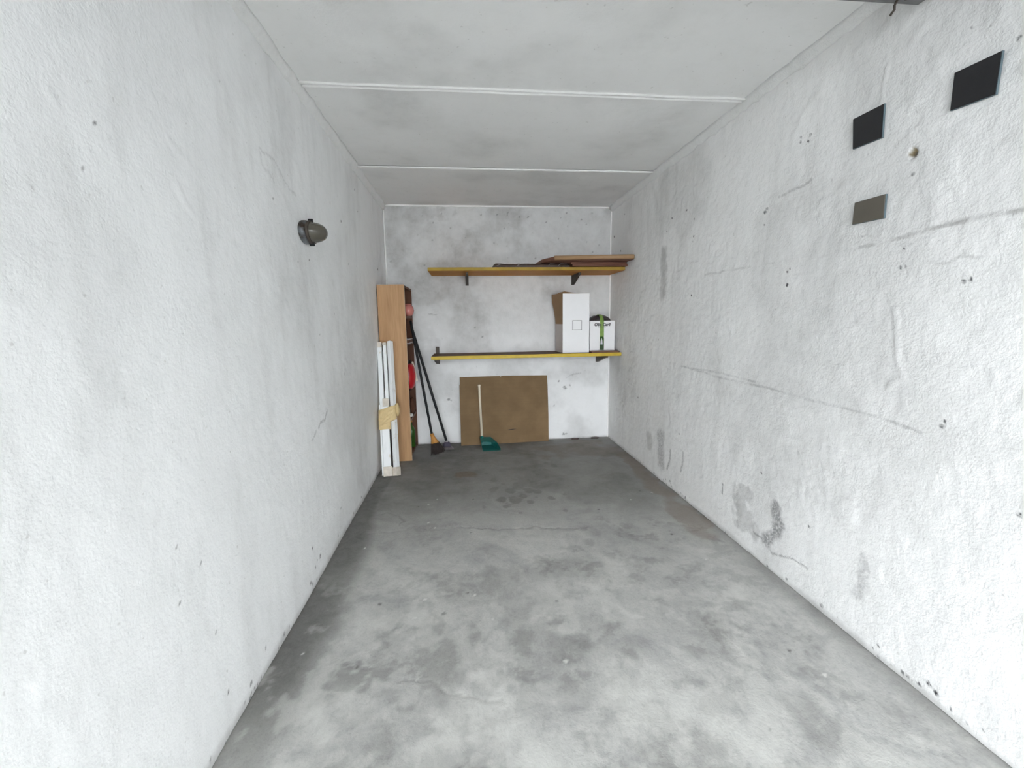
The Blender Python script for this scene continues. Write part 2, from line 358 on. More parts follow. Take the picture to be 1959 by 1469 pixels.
# ---- left wall
Y, Z, nu, nv = wallgrid(YF, 0.0, 0.0, H, .0078)
G = np.zeros_like(Y); K = np.zeros_like(Y); B = np.zeros_like(Y)
G += .20 * smooth(.5, .78, fbm(Y, Z * .7, 1.9, 5, 140)) + .08 * smooth(.5, .8, fbm(Y * 3, Z * .5, 4, 4, 144))
stroke(K, Y, Z, MK['l_scuff1'], .009, .45, .02); stroke(K, Y, Z, MK['l_scuff2'], .006, .35, .015)
stroke(K, Y, Z, MK['l_crack1'], .005, .20, .015); stroke(K, Y, Z, MK['l_crack2'], .005, .16, .015)
for x, y, r in MK['l_dots']: dotmark(K, Y, Z, x, y, r * .72, .9)
for k in range(24): dotmark(K, Y, Z, random.uniform(-3.6, -1.0), random.uniform(.0, .06), random.uniform(.004, .010), .7)
G = np.maximum(G, .55 * (1 - smooth(.0, .05, Z + .04 * (fbm(Y, Z, 9, 4, 171) - .5))))
D = .009 * (fbm(Y, Z, 2.1, 3, 101) - .5) + .0026 * (fbm(Y, Z, 9, 4, 107) - .5) + .0013 * (fbm(Y, Z, 32, 2, 109) - .5)
D += .0022 * smooth(.64, .82, fbm(Y * .8, Z, 5, 4, 123))
rd = np.zeros_like(Y)
for k in ('l_ridge1', 'l_ridge2', 'l_ridge3'): stroke(rd, Y, Z, MK[k], .012, 1, .012)
D += .0018 * rd * (.4 + fbm(Y, Z, 30, 3, 77))
D *= smooth(0, .04, -Y + .004)
lean = -.012 * np.clip(1 + Y / 2.5, 0, 1)
P = np.stack([D + lean, Y, Z], 1)
wl = tag(grid('wall_left', P, nu, nv, np.stack([G, K, B], 1), m_wall_l, True), kind='structure')

# ---- back wall
X, Z, nu, nv = wallgrid(-.03, W + .02, 0.0, H + .01, .009)
G = np.zeros_like(X); K = np.zeros_like(X); B = np.zeros_like(X)
G += .30 * smooth(.45, .75, fbm(X, Z, 2.4, 5, 240)) + .36 * smooth(.85, 1.6, Z + .5 * (fbm(X, Z, 3, 4, 249) - .5))  # height ramp paints shade into the upper wall's colour
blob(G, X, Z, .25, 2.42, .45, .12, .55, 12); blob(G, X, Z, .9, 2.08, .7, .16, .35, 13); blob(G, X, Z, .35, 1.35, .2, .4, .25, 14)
stroke(K, X, Z, MK['b_scuff'], .008, .3, .03); stroke(K, X, Z, MK['b_tick'], .005, .4, .004); stroke(K, X, Z, MK['b_tick2'], .004, .35, .004)
for x, y, r in MK['b_dots']: dotmark(K, X, Z, x, y, max(r * .8, .005), .6)
for k in range(40): dotmark(K, X, Z, random.uniform(.1, 2.3), random.uniform(1.9, 2.45), random.uniform(.004, .010), random.uniform(.2, .6))
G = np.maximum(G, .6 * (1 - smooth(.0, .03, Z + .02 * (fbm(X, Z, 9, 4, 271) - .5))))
D = .008 * (fbm(X, Z, 2.4, 3, 201) - .5) + .004 * (fbm(X, Z, 10, 4, 207) - .5)
P = np.stack([X, -.002 + D * .6, Z], 1)
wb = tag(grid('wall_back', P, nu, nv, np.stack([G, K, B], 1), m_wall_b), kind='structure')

# ---- floor
X, Y, nu, nv = wallgrid(-.03, W + .02, YF, .02, .0085)
G = np.zeros_like(X); L = np.zeros_like(X); B = np.zeros_like(X)
big = fbm(X, Y, 1.3, 5, 340); n2 = fbm(X, Y, 5, 5, 345)
G += .20 * smooth(.50, .70, big) + .14 * smooth(.5, .75, n2) + .26 * smooth(.50, .70, fbm(X, Y, 12, 5, 347, .62))
# grime plus light falloff painted into the back of the slab, its edge wandering along the old crack line
edge = -2.05 + .35 * (fbm(X, Y * 0, 2.5, 3, 350) - .5)
G = np.maximum(G, .60 * smooth(-.8, .9, (Y - edge)) + .16 * smooth(.45, .7, fbm(X, Y, 3, 4, 351)) * smooth(-.1, .3, Y - edge))
# damp band along the left wall
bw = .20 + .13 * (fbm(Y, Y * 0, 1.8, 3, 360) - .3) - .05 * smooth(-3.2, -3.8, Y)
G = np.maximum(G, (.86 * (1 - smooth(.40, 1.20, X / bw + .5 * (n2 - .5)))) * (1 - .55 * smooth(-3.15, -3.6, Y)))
G = np.maximum(G, .45 * (1 - smooth(.0, .13, W - X + .06 * (n2 - .5))))
brk = smooth(.35, .65, fbm(X, Y, 4, 3, 381)); tmp = np.zeros_like(X); stroke(tmp, X, Y, MK['f_crack1'], .035, .45, .10); stroke(tmp, X, Y, MK['f_crack1'], .005, .60, .05); G = np.maximum(G, tmp * (.3 + .7 * brk))
stroke(G, X, Y, MK['f_crack2'], .0045, .45, .02); stroke(L, X, Y, [(a + .012, b - .012) for a, b in MK['f_crack2']], .006, .18, .02)
stroke(G, X, Y, MK['f_arc'], .014, .60, .03); tmp = np.zeros_like(X); stroke(tmp, X, Y, MK['f_scuff'], .06, .50, .10); G = np.maximum(G, tmp * smooth(.40, .62, fbm(X, Y, 16, 4, 383))); stroke(G, X, Y, MK['f_line3'], .005, .28, .02)
for k, (x, y, r) in enumerate(MK['f_blobs']): blob(G, X, Y, x, y, r * .0042, r * .0056, .72, 400 + k, .5, 16)
for k in range(40): blob(G, X, Y, random.uniform(.85, 1.7), random.uniform(-1.9, -.7), random.uniform(.012, .03), random.uniform(.02, .05), .6, 450 + k, .4, 24)
for k, (x, y) in enumerate(MK['f_soft']): blob(G, X, Y, x, y, .16, .13, .40, 500 + k, .8, 7)
for k, (x, y) in enumerate(MK['f_dk']): blob(G, X, Y, x, y, .07, .16, .45, 520 + k, .9, 8)
for nm, a in (('f_patch', .42), ('f_patch2', .28)):
    px = X + .22 * (fbm(X, Y, 5, 5, 530) - .5); py = Y + .22 * (fbm(X, Y, 5, 5, 535) - .5)
    ins = inpoly(px, py, MK[nm]); dd = np.full(X.shape, 9.0); k = box_of(X, Y, MK[nm], .2)
    dd[k] = dline(px[k], py[k], MK[nm] + MK[nm][:1]); sd = np.where(ins, -dd, dd)
    G = np.maximum(G, a * (.6 + .6 * fbm(X, Y, 11, 4, 538)) * (1 - smooth(-.05, .03, sd)))
L += (.28 * smooth(.53, .72, fbm(X, Y, 3.2, 6, 366, .62)) + .34 * smooth(.52, .70, fbm(X * 1.0, Y * .8, 9, 5, 368, .65))) * smooth(-2.1, -3.1, Y)
for k in range(46):                                      # scrubbed arcs and scratches
    x, y = random.uniform(.3, 2.2), random.uniform(-3.8, -2.2); a = random.uniform(0, 6.28); ln = random.uniform(.08, .3)
    pts = [(x + ln * t * math.cos(a + t), y + ln * t * math.sin(a + t)) for t in (0, .33, .66, 1)]
    stroke(L if k % 2 else G, X, Y, pts, .003, random.uniform(.10, .26), .03, 600 + k)
for x, y in MK['f_rust']: blob(B, X, Y, x - .06, y, .10, .35, .6, 560, .8, 6)
blob(B, X, Y, .758, -1.05, .10, .10, .8, 561, .8, 9); blob(B, X, Y, 2.0, -.4, .5, .3, .45, 562, .9, 6)
for k in range(18): dotmark(L, X, Y, random.uniform(.1, 2.2), random.uniform(-3.7, -1.5), random.uniform(.004, .009), 1.0)
for k in range(16): dotmark(G, X, Y, random.uniform(.3, 2.2), random.uniform(-3.7, -1.5), random.uniform(.005, .012), .9)
D = .006 * (fbm(X, Y, 1.6, 3, 301) - .5) + .0012 * (fbm(X, Y, 14, 3, 305) - .5)
crk = np.zeros_like(X); stroke(crk, X, Y, MK['f_crack1'], .009, 1, .04); stroke(crk, X, Y, MK['f_crack2'], .006, 1, .02)
P = np.stack([X, Y, D - .003 - .003 * crk], 1)
tag(grid('floor', P, nu, nv, np.stack([G, L, B], 1), m_floor), kind='structure')

# ---- ceiling: four cast panels with mortar beads over the joints
ceil = thing('ceiling', None, None); tag(ceil, kind='structure')
JY = [0.02, -1.14, -2.325, -3.51, -4.69, -5.87, YF]
for k in range(6):
    X, Y, nu, nv = wallgrid(-.03, W + .03, JY[k + 1] + .004, JY[k] - .004, .03)
    G = .22 * smooth(.45, .8, fbm(X, Y, 2, 4, 700 + k)); K = np.zeros_like(X)
    t = (Y - JY[k + 1]) / (JY[k] - JY[k + 1])
    Zc = H + .004 * (k % 2) + .006 * t + .004 * (fbm(X, Y, 1.2, 3, 720 + k) - .5)
    pn = grid('panel', np.stack([X, Y, Zc], 1), nu, nv, np.stack([G, K, K * 0], 1), m_ceil, True, ceil)
m = MB(); m.box(-.03, W + .03, YF, .05, H + .02, H + .12).build('slab', m_ceil, ceil)
def bead(pts, r, name, mat, n=8, parent=None):
    m = MB(); m.tube(pts, r, n); return m.build(name, mat, parent)
tr = 1
def wob(a, b, n, amp):
    return [tuple(a[i] + (b[i] - a[i]) * k / n + random.uniform(-amp, amp) for i in range(3)) for k in range(n + 1)]
for y, offs in ((-1.14, (-.004, .009)), (-2.325, (-.017, .018))):
    t = thing('trim_%d' % tr, None, None); tag(t, kind='structure'); tr += 1
    for o in offs: bead(wob((.0, y + o, H + .001), (W, y + o * .8 + .004, H + .001), 24, .0012), .0062, 'bead', m_trim, 8, t)
# plaster fillets where the walls meet the ceiling
def fillet(x, s, seed):
    rs = np.random.RandomState(seed); rings = []; n = 120
    for k in range(n + 1):
        y = YF + (-YF) * k / n; a = .030 + .012 * rs.rand(); b = .034 + .016 * rs.rand()
        rings.append([(x - s * .02, y, H + .02), (x + s * a, y, H + .006), (x + s * a * .75, y, H - .010), (x + s * .016, y, H - b * .8), (x + s * .004, y, H - b), (x - s * .02, y, H - b)])
    m = MB(); m.loft(rings); return m
for x, s, sd in ((-.006, 1, 1), (W + .002, -1, 2)):
    tag(fillet(x, s, sd).build('trim_%d' % tr, m_cove), kind='structure'); tr += 1
for x in (.0, W - .003):
    tag(bead(wob((x, -.004, 0), (x, -.004, H), 30, .0015), .007, 'trim_%d' % tr, m_trim), kind='structure'); tr += 1
tag(bead(wob((0, -.004, H), (W, -.004, H), 30, .0015), .009, 'trim_%d' % tr, m_trim), kind='structure'); tr += 1

# ---- front of the garage (behind the photographer): lintel, piers, yard, added sky-blocking wall
m_out = plain('pale render outside', (.72, .70, .66), .9, .08, 3)
m_yard = plain('asphalt yard', (.17, .17, .17), .9, .12, 2)
m = MB(); m.box(-.5, W + .5, YF - .2, YF, 2.20, 3.0); tag(m.build('wall_front', m_out), kind='structure')
m = MB(); m.box(-.30, -.04, YF - .2, .25, -.1, 3.0); m.box(W + .03, W + .30, YF - .2, .25, -.1, 3.0); m.box(-.3, W + .3, .03, .25, -.1, 3.0)
tag(m.build('wall_outer', m_out), kind='structure')
m = MB(); m.box(-14, 16, -16, YF, -.12, -.01); tag(m.build('floor_yard', m_yard), kind='structure')
m = MB(); m.box(W + 1.3, W + 1.6, -15, YF - .6, -.1, 4.5); tag(m.build('wall_sky_blocker', plain('unseen sky blocker', (.30, .29, .27), .9, .15, 2)), kind='structure')  # unseen wall, added to block sky light and darken the left wall
m = MB(); m.box(-.1, W + .1, YF, .05, -.12, -.02); tag(m.build('floor_slab', m_yard), kind='structure')

# ---- raised up-and-over door, above and behind the camera
m_door = plain('grey painted steel', (.16, .16, .165), .5, .1, 12, 0, .3)
m_dark = plain('dark rusted steel', (.075, .062, .052), .55, .25, 40, .0006, .5)
dr = thing('door_1', None, None); tag(dr, kind='structure')
m = MB(); m.box(.06, 2.336, -5.35, -3.298, 2.350, 2.390, .002); m.build('leaf', m_door, dr)
for k in range(4):
    m = MB(); y = -5.2 + k * .6; m.box(.10, 2.28, y, y + .05, 2.335, 2.353, .003); m.build('rib', m_door, dr)
m = MB(); m.tube([(2.243, -3.315, 2.352), (2.243, -3.306, 2.340), (2.247, -3.303, 2.329), (2.238, -3.303, 2.318), (2.235, -3.303, 2.312)], .0035, 8); m.build('latch_hook', m_dark, dr)
m = MB(); m.lathe([(0, 0), (.007, 0), (.007, -.008), (0, -.010)], 12, Matrix.Translation((2.262, -3.33, 2.352))); m.build('bolt', m_dark, dr)

# ------------------------------------------------------------------ object materials
m_oak = wood('light oak laminate', (.36, .20, .095), (.55, .34, .18), 'Z', 9, .5)
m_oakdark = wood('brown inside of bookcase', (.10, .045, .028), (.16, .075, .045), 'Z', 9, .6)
m_edge = plain('pale edge band', (.62, .50, .34), .5, .1, 30)
m_shelf = wood('orange brown shelf wood', (.40, .150, .020), (.58, .250, .040), 'X', 10, .6)
m_shelftop = wood('dark brown shelf top', (.085, .045, .028), (.15, .085, .05), 'X', 10, .7)
m_yellow2 = plain('worn ochre edge', (.36, .235, .030), .7, .45, 9, .0006)
m_yellow = plain('yellow painted edge', (.52, .37, .025), .55, .22, 25, .0006)
m_card = None
def card_mat():
    t = NT('corrugated cardboard'); co = t.co((1, 1, 1)); a = t.noise(co, 5, 5, .6); st = t.noise(t.co((2, 2, 60)), 1.0, 3, .5)
    c = t.ramp(a, [(.3, (.17, .105, .048)), (.7, (.24, .155, .075))])
    c = t.mix(t.math('MULTIPLY', st, .5), c, (.13, .085, .045))
    return t.set(Base_Color=c, Roughness=.85, Normal=t.bump(st, .0008))
m_card = card_mat()
m_brown = plain('brown box board', (.30, .19, .10), .85, .15, 18, .0006)
m_white = plain('white box board', (.83, .83, .84), .6, .03, 10)
m_whiteside = plain('white box side', (.60, .555, .53), .75, .06, 10)  # greyer, warmer white than the front panel
m_ink = plain('black print', (.03, .03, .035), .6, .05)
m_black = plain('black coated tube', (.007, .008, .009), .45, .2, 30, Specular_IOR_Level=.25)
m_cream = plain('cream plastic tube', (.80, .72, .58), .45, .04, 30)
m_teal = plain('teal plastic', (.006, .125, .115), .40, .12, 14)
m_orange = wood('orange varnished wood', (.38, .16, .035), (.60, .30, .08), 'Z', 20, .45)
m_bristle = plain('dark bristles', (.030, .021, .020), .8, .3, 60)
m_purple = plain('grey purple plastic', (.055, .047, .075), .6, .3, 30)
m_greybr = plain('grey bristles', (.17, .15, .16), .8, .2, 60)
def chipped():
    t = NT('chipped white paint'); co = t.co(); a = t.noise(co, 16, 5, .65); b = t.noise(t.co((20, 20, 4)), 1.5, 4, .6)
    c = t.mix(t.ramp(a, [(.62, 0), (.70, .55)]), (.82, .84, .85), (.55, .46, .28))
    c = t.mix(t.math('MULTIPLY', t.ramp(b, [(.55, 0), (.8, 1)]), .4), c, (.55, .58, .58))
    return t.set(Base_Color=c, Roughness=.5, Normal=t.bump(a, .001))
m_chip = chipped(); m_chip2 = plain('dirty end caps', (.62, .57, .50), .6, .30, 28, .001)
m_tape = plain('yellowed tape', (.62, .47, .24), .5, .22, 35, .002)
m_redwood = wood('red brown boards', (.12, .05, .032), (.22, .105, .07), 'X', 12, .5)
m_tan = wood('tan edged board', (.30, .185, .10), (.42, .27, .15), 'X', 10, .5)
m_plast = plain('brown plastic wrap', (.055, .032, .024), .42, .5, 16, .003)
m_red = plain('red vinyl', (.42, .006, .012), .35, .2, 14)
m_pink = plain('pink glazed', (.55, .20, .17), .15, .1, 20)
m_green = plain('green glass', (.025, .085, .008), .25, .2, 12)
m_silver = plain('silver rim', (.62, .58, .60), .35, .06, 20, 0, .6)
m_paper = plain('white paper', (.75, .74, .72), .8, .06, 30, .002)
m_tileblk = plain('black glazed tile', (.010, .010, .013), .28, .3, 12)
m_tiletau = plain('taupe glazed tile', (.125, .112, .090), .35, .05, 12)
m_tileedge = plain('bluish tile edge glint', (.10, .14, .16), .5, .1, 30)  # bluish tone paints the reflection along the tile edges
m_lampbase = None
def lampbase():
    t = NT('worn grey lamp housing'); co = t.co(); a = t.noise(co, 22, 5, .6)
    c = t.ramp(a, [(.40, (.035, .022, .014)), (.52, (.10, .105, .11)), (.7, (.20, .215, .235))])
    return t.set(Base_Color=c, Roughness=.5, Metallic=.3, Normal=t.bump(a, .001))
m_lampbase = lampbase()
t_ = NT('dusty lamp glass'); m_lampglass = t_.set(Base_Color=t_.mix(t_.noise(t_.co(), 18, 4), (.085, .078, .062), (.14, .13, .105)), Roughness=.18, Transmission_Weight=.25, IOR=1.45)
m_greenband = plain('green printed band', (.18, .30, .05), .5, .35, 45)
m_dkgreen = plain('dark green print', (.02, .055, .012), .4, .3, 60)
m_lilac = plain('pale label print', (.62, .60, .66), .6, .15, 60)
m_wrap = plain('dark glossy wrap', (.045, .035, .038), .22, .7, 14, .002)

# ------------------------------------------------------------------ shelves on the back wall
def bracket(parent, x, ztop, drop, reach, above=0.0, w=.024):
    """pressed steel gusset bracket under a shelf; x = its centre"""
    m = MB()
    # side web (yz profile extruded in x)
    R = Matrix(((0, 0, 1, x - w / 2), (1, 0, 0, 0), (0, 1, 0, 0), (0, 0, 0, 1)))   # (u,v,w) -> (x=w, y=u, z=v)
    m.prism([(-.006, ztop), (-reach, ztop), (-reach, ztop - .022), (-reach * .80, ztop - .030), (-.045, ztop - drop), (-.006, ztop - drop)], 0, w, .003, 2, R)
    m.box(x - w / 2 - .004, x + w / 2 + .004, -.012, .0, ztop - drop - .004, ztop + above, .002)
    return m.build('bracket', m_dark, parent)
up_sh = thing('wall_shelf', 'long orange-brown wall shelf with yellow front edge, the upper of the two', 'shelf', (.457, 0, 1.80), group='shelves on the back wall')
m = MB(); m.box(0, 1.905, -.476, -.004, 0, .030, .002); m.build('board', m_shelf, up_sh)
m = MB(); m.box(.0, 1.905, -.482, -.476, .001, .031, .002); m.build('front_edge', m_yellow2, up_sh)
for x, rr in ((.366, .36), (1.50, .30)): bracket(up_sh, x, 0, .098, rr)
lo_sh = thing('wall_shelf', 'dark-topped wall shelf with yellow front edge, the lower of the two', 'shelf', (.452, 0, .957), group='shelves on the back wall')
m = MB(); m.box(0, 1.914, -.414, -.004, 0, .034, .002); m.build('board', m_shelftop, lo_sh)
m = MB(); m.box(0, 1.914, -.421, -.414, .001, .035, .002); m.build('front_edge', m_yellow, lo_sh)
bracket(lo_sh, .038, 0, .075, .33, .105, .030); bracket(lo_sh, 1.785, 0, .090, .36)
ZS, ZL = 1.832, .993

# boards lying on the upper shelf
b = MB(); rs = np.random.RandomState(4); rings = []
for k in range(40):
    x = 1.075 + (1.815 - 1.075) * k / 39; h = .031 + .002 * math.sin(k * .5) + .004 * rs.rand(); f = -.468 - .006 * rs.rand()
    if k in (0, 39): h *= .6
    rings.append([(x, -.12, ZS), (x, f, ZS), (x, f - .004, ZS + h * .5), (x, f + .012, ZS + h), (x, -.30, ZS + h * (.8 + .3 * rs.rand())), (x, -.12, ZS + h)])
b.loft(rings, smooth=False)
pk = thing('wrapped_board', 'thin board in crumpled dark plastic, left of the stacked boards on the upper shelf', 'board', (0, 0, 0))
b.build('plastic_wrap', m_plast, pk)
for x, w_ in ((1.10, .16), (1.30, .10), (1.60, .07), (1.70, .09)):
    m = MB(); m.tube([(x, -.474, ZS + .012), (x + w_ * .3, -.4775, ZS + .026 + .006 * rs.rand()), (x + w_, -.474, ZS + .030)], [.0008, .0020, .0006], 6); m.build('fold_glint', m_silver, pk)  # thin silver threads paint the glints on the plastic folds
for k, (x0, x1, y0, y1, z0, z1, lab) in enumerate((
        (1.822, 2.366, -.545, -.06, ZS, ZS + .019, 'red-brown board lying at the bottom of the stack on the upper shelf'),
        (1.812, 2.362, -.530, -.06, ZS + .0195, ZS + .040, 'red-brown board in the middle of the stack on the upper shelf'))):
    m = MB(); m.box(x0, x1, y0, y1, z0, z1, .003); tag(m.build('flat_board', m_redwood), lab, 'board', 'boards stacked on the upper shelf')
arc = [(2.335 - .0 + .030 * math.sin(a), -.735 + .03 - .030 * math.cos(a)) for a in [i * math.pi / 12 for i in range(0, 7)]]
poly = [(1.632, -.640)] + arc + [(2.365, -.06), (1.530, -.06), (1.545, -.42)]
tb = thing('flat_board', 'tan-edged board with a rounded corner on top of the stack on the upper shelf', 'board', group='boards stacked on the upper shelf')
m = MB(); m.prism(poly, ZS + .041, ZS + .079, .008, 3); m.build('panel', m_redwood, tb)
m = MB(); rr = []
for q, (x, y) in enumerate([(1.632, -.640)] + arc):
    rr.append([(x, y - .004, ZS + .043), (x, y - .009, ZS + .055), (x, y - .009, ZS + .074), (x, y - .002, ZS + .083), (x + .0, y + .03, ZS + .083), (x, y + .03, ZS + .079), (x, y + .012, ZS + .060)])
m.loft(rr); m.build('edge_moulding', m_tan, tb)

# ------------------------------------------------------------------ tall white carton
x0, x1, yf, yb, z0, z1 = 1.776, 2.052, -.335, -.06, ZL, 1.590
cb = thing('carton', 'tall white open carton with a printed square outline, standing on the lower shelf', 'box', (0, 0, 0))
th = .005
m = MB(); m.box(x0, x1, yf, yf + th, z0, z1, .0015); m.build('front_panel', m_white, cb)
xb = x0 - .018
def skew(nm, mat, za, zb_, outs, lab):
    m = MB(); rings = []
    for z, o_ in zip(np.linspace(za, zb_, len(outs)), outs):
        rings.append([(x0, yf + th, z), (x0 + .35 * (xb - x0) - o_ * .45, yf + .35 * (yb - yf), z + .004 * (z > 1.5)), (xb - o_, yb, z), (xb - o_ + th, yb, z), (x0 + .35 * (xb - x0) - o_ * .45 + th, yf + .35 * (yb - yf), z), (x0 + th, yf + th, z)])
    m.loft(rings, smooth=False); return tag(m.build(nm, mat, cb), lab)
skew('side_panel', m_whiteside, z0, 1.285, (0, 0, 0), 'greyish side of the carton')
skew('torn_side', m_brown, 1.285, z1 + .002, (0, .006, .016, .028, .038, .042), 'torn brown upper side bulging out')
m = MB(); m.box(x1 - th, x1, yf + th, yb, z0, z1 - .004, .001); m.build('side_panel', m_white, cb)
m = MB(); m.box(x0 + th, x1 - th, yb - th, yb, z0, z1 - .004, .001); m.build('back_panel', m_brown, cb)
m = MB(); m.box(x0 + th, x1 - th, yf + th, yb - th, z0, z0 + th); m.build('bottom_panel', m_brown, cb)
m = MB(); Rm = Matrix.Translation((x0 + .004, yb - .02, z1 - .012)) @ Matrix.Rotation(math.pi / 2, 4, 'X')
m.prism([(0, 0), (.25, 0), (.25, .026), (.16, .034), (.10, .044), (.07, .050), (.0, .032)], 0, .004, .001, 1, Rm); m.build('flap', m_brown, cb)
# printed square
def sq(cx, cz, s, wd_, y):
    m = MB(); h = s / 2
    m.box(cx - h, cx + h, y - .0006, y, cz + h - wd_, cz + h); m.box(cx - h, cx + h, y - .0006, y, cz - h, cz - h + wd_)
    m.box(cx - h, cx - h + wd_, y - .0006, y, cz - h + wd_, cz + h - wd_); m.box(cx + h - wd_, cx + h, y - .0006, y, cz - h + wd_, cz + h - wd_); return m
sq(1.925, 1.272, .098, .0035, yf).build('printed_square', m_ink, cb)

# ------------------------------------------------------------------ small printed carton on a red-brown offcut
m = MB(); m.prism([(2.062, -.40), (2.335, -.418), (2.366, -.36), (2.366, -.05), (2.062, -.05)], ZL, ZL + .012, .002); tag(m.build('wood_offcut', m_redwood), 'flat red-brown wooden offcut under the small printed carton', 'board')
zc = ZL + .0125; oc = thing('carton', 'small white carton printed with black lettering and a green bottle, at the right wall', 'box', (0, 0, 0))
x0, x1, yf, yb, z1 = 2.080, 2.345, -.262, -.05, 1.312
m = MB(); m.box(x0, x1, yf, yb, zc, z1, .003); m.build('body', m_white, oc)
def text(s, x, y, z, size, parent, name, mat, shear=0.0, bold=.0):
    cu = bpy.data.curves.new(name, 'FONT'); cu.body = s; cu.size = size; cu.align_x = 'CENTER'; cu.shear = shear; cu.extrude = .0004; cu.offset = bold
    o = bpy.data.objects.new(name, cu); C.objects.link(o)
    dg = bpy.context.evaluated_depsgraph_get(); me = bpy.data.meshes.new_from_object(o.evaluated_get(dg)); C.objects.unlink(o); bpy.data.objects.remove(o)
    me.transform(Matrix.Translation((x, y, z)) @ Matrix.Rotation(math.pi / 2, 4, 'X')); me.materials.clear()
    return link(name, me, mat, parent)
cx = (x0 + x1) / 2
text('Olio Carli', cx - .003, yf - .0018, 1.260, .042, oc, 'lettering', m_ink, .15, .0018)
text('OLIO DI OLIVA', cx - .003, yf - .0018, 1.244, .0125, oc, 'lettering', m_ink)
m = MB(); bx = cx - .006
m.prism([(bx - .019, 1.15), (bx + .023, 1.15), (bx + .022, z1 + .001), (bx - .021, z1 + .001)], 0, .0012, 0, 2, Matrix(((1, 0, 0, 0), (0, 0, -1, yf), (0, 1, 0, 0), (0, 0, 0, 1))))
m.build('green_band', m_greenband, oc)
def flatpoly(pts, y, mat, name):
    m = MB(); m.prism(pts, 0, .0008, 0, 2, Matrix(((1, 0, 0, 0), (0, 0, -1, y), (0, 1, 0, 0), (0, 0, 0, 1)))); return m.build(name, mat, oc)
flatpoly([(bx - .022, 1.062), (bx + .024, 1.062), (bx + .024, 1.13), (bx + .019, 1.162), (bx - .017, 1.162), (bx - .022, 1.13)], yf, m_green, 'bottle_print')
flatpoly([(bx - .014, 1.068), (bx + .010, 1.068), (bx + .006, 1.115), (bx - .004, 1.140), (bx - .012, 1.105)], yf - .0009, m_lilac, 'label_print')
flatpoly([(bx - .022, zc + .005), (bx + .024, zc + .005), (bx + .025, 1.066), (bx - .023, 1.066)], yf - .0002, m_dkgreen, 'bottle_print')
# dark rounded bundle lying on top of it
rs = np.random.RandomState(12); m = MB(); rings = []
for k in range(13):
    t = k / 12; x = 2.092 + .232 * t; hh = .058 * math.sqrt(max(0, 1 - (2 * t - 1) ** 2)) + .003; ring = []
    for a in range(10):
        an = math.pi * a / 9; rj = 1 + .16 * (rs.rand() - .5)
        ring.append((x, -.155 - .095 * math.cos(an) * (.55 + .45 * math.sin(t * math.pi)), z1 + .001 + hh * math.sin(an) * rj))
    rings.append(ring)
m.loft(rings, smooth=False)
bd = thing('bundle', 'dark glossy rounded bundle on top of the small printed carton', 'bag', (0, 0, 0))
m.build('wrap', m_wrap, bd)
m = MB(); rr = []
for k in range(9):
    an = math.pi * k / 8; y = -.155 - .100 * math.cos(an); z = z1 + .002 + .064 * math.sin(an)
    rr.append([(bx - .018, y, z), (bx + .020, y, z), (bx + .020, y * 1 + .0, z + .002), (bx - .018, y, z + .002)])
m.loft(rr); m.build('green_band', m_greenband, bd)

# ------------------------------------------------------------------ bookcase standing against the left wall, open to the right
bc = thing('bookcase', 'tall narrow light-oak bookcase standing in the back left corner', 'bookcase', (.002, -.582, 0))
D_, Wb, Hb = .243, .560, 1.668
m = MB(); m.box(0, D_, 0, .020, 0, Hb, .001); m.build('side_panel', m_oak, bc)
m = MB(); m.box(D_, D_ + .0015, .0, .020, 0, Hb); tag(m.build('edge_band', m_edge, bc), 'pale edge band')
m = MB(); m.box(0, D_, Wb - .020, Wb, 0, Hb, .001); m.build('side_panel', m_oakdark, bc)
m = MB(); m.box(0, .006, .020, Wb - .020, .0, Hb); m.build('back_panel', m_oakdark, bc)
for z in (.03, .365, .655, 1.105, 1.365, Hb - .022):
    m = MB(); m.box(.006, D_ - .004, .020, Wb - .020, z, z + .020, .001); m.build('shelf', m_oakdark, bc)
# what sticks out of its shelves
def lump(cx, cy, cz, rx, ry, rz, seed, name, mat, parent=None, n=14, jit=.15, pw=1.0):
    rs = np.random.RandomState(seed); m = MB(); rings = []
    for i in range(n + 1):
        ph = math.pi * i / n - math.pi / 2; r = max(math.cos(ph), .02) ** pw
        rings.append([(cx + rx * r * math.cos(a) * (1 + jit * (rs.rand() - .5)), cy + ry * r * math.sin(a) * (1 + jit * (rs.rand() - .5)), cz + rz * math.sin(ph)) for a in [k * 2 * math.pi / 16 for k in range(16)]])
    m.loft(rings); return m.build(name, mat, parent)
pj = thing('jar', 'round pink glazed jar poking out of the top shelf of the bookcase', 'jar', (.243, -.33, 1.3855))
m = MB(); m.lathe([(0, 0), (.030, 0), (.050, .025), (.056, .055), (.050, .085), (.034, .102), (.030, .104)], 28); m.build('body', m_pink, pj)
m = MB(); m.lathe([(.031, .103), (.034, .108), (.028, .116), (.008, .120), (0, .120)], 24); m.build('lid', m_pink, pj)
cs = thing('flat_case', 'flat dark case with silver rims sticking out of the bookcase behind the broom sticks', 'case', (0, 0, 0))
m = MB(); m.box(.045, .258, -.52, -.22, 1.131, 1.160, .003); m.build('body', m_oakdark, cs)
for z in (1.1255, 1.1605):
    m = MB(); m.box(.043, .262, -.522, -.218, z, z + .006, .002); m.build('rim', m_silver, cs)
rb = thing('bag', 'red vinyl bag bulging out of the middle of the bookcase', 'bag', (0, 0, 0))
lump(.232, -.37, .800, .058, .10, .124, 5, 'body', m_red, rb, 14, .10, .55)
m = MB(); m.tube([(.226, -.39, .918), (.230, -.385, .945), (.240, -.37, .955), (.246, -.36, .93)], .010, 8); m.build('handle', m_bristle, rb)
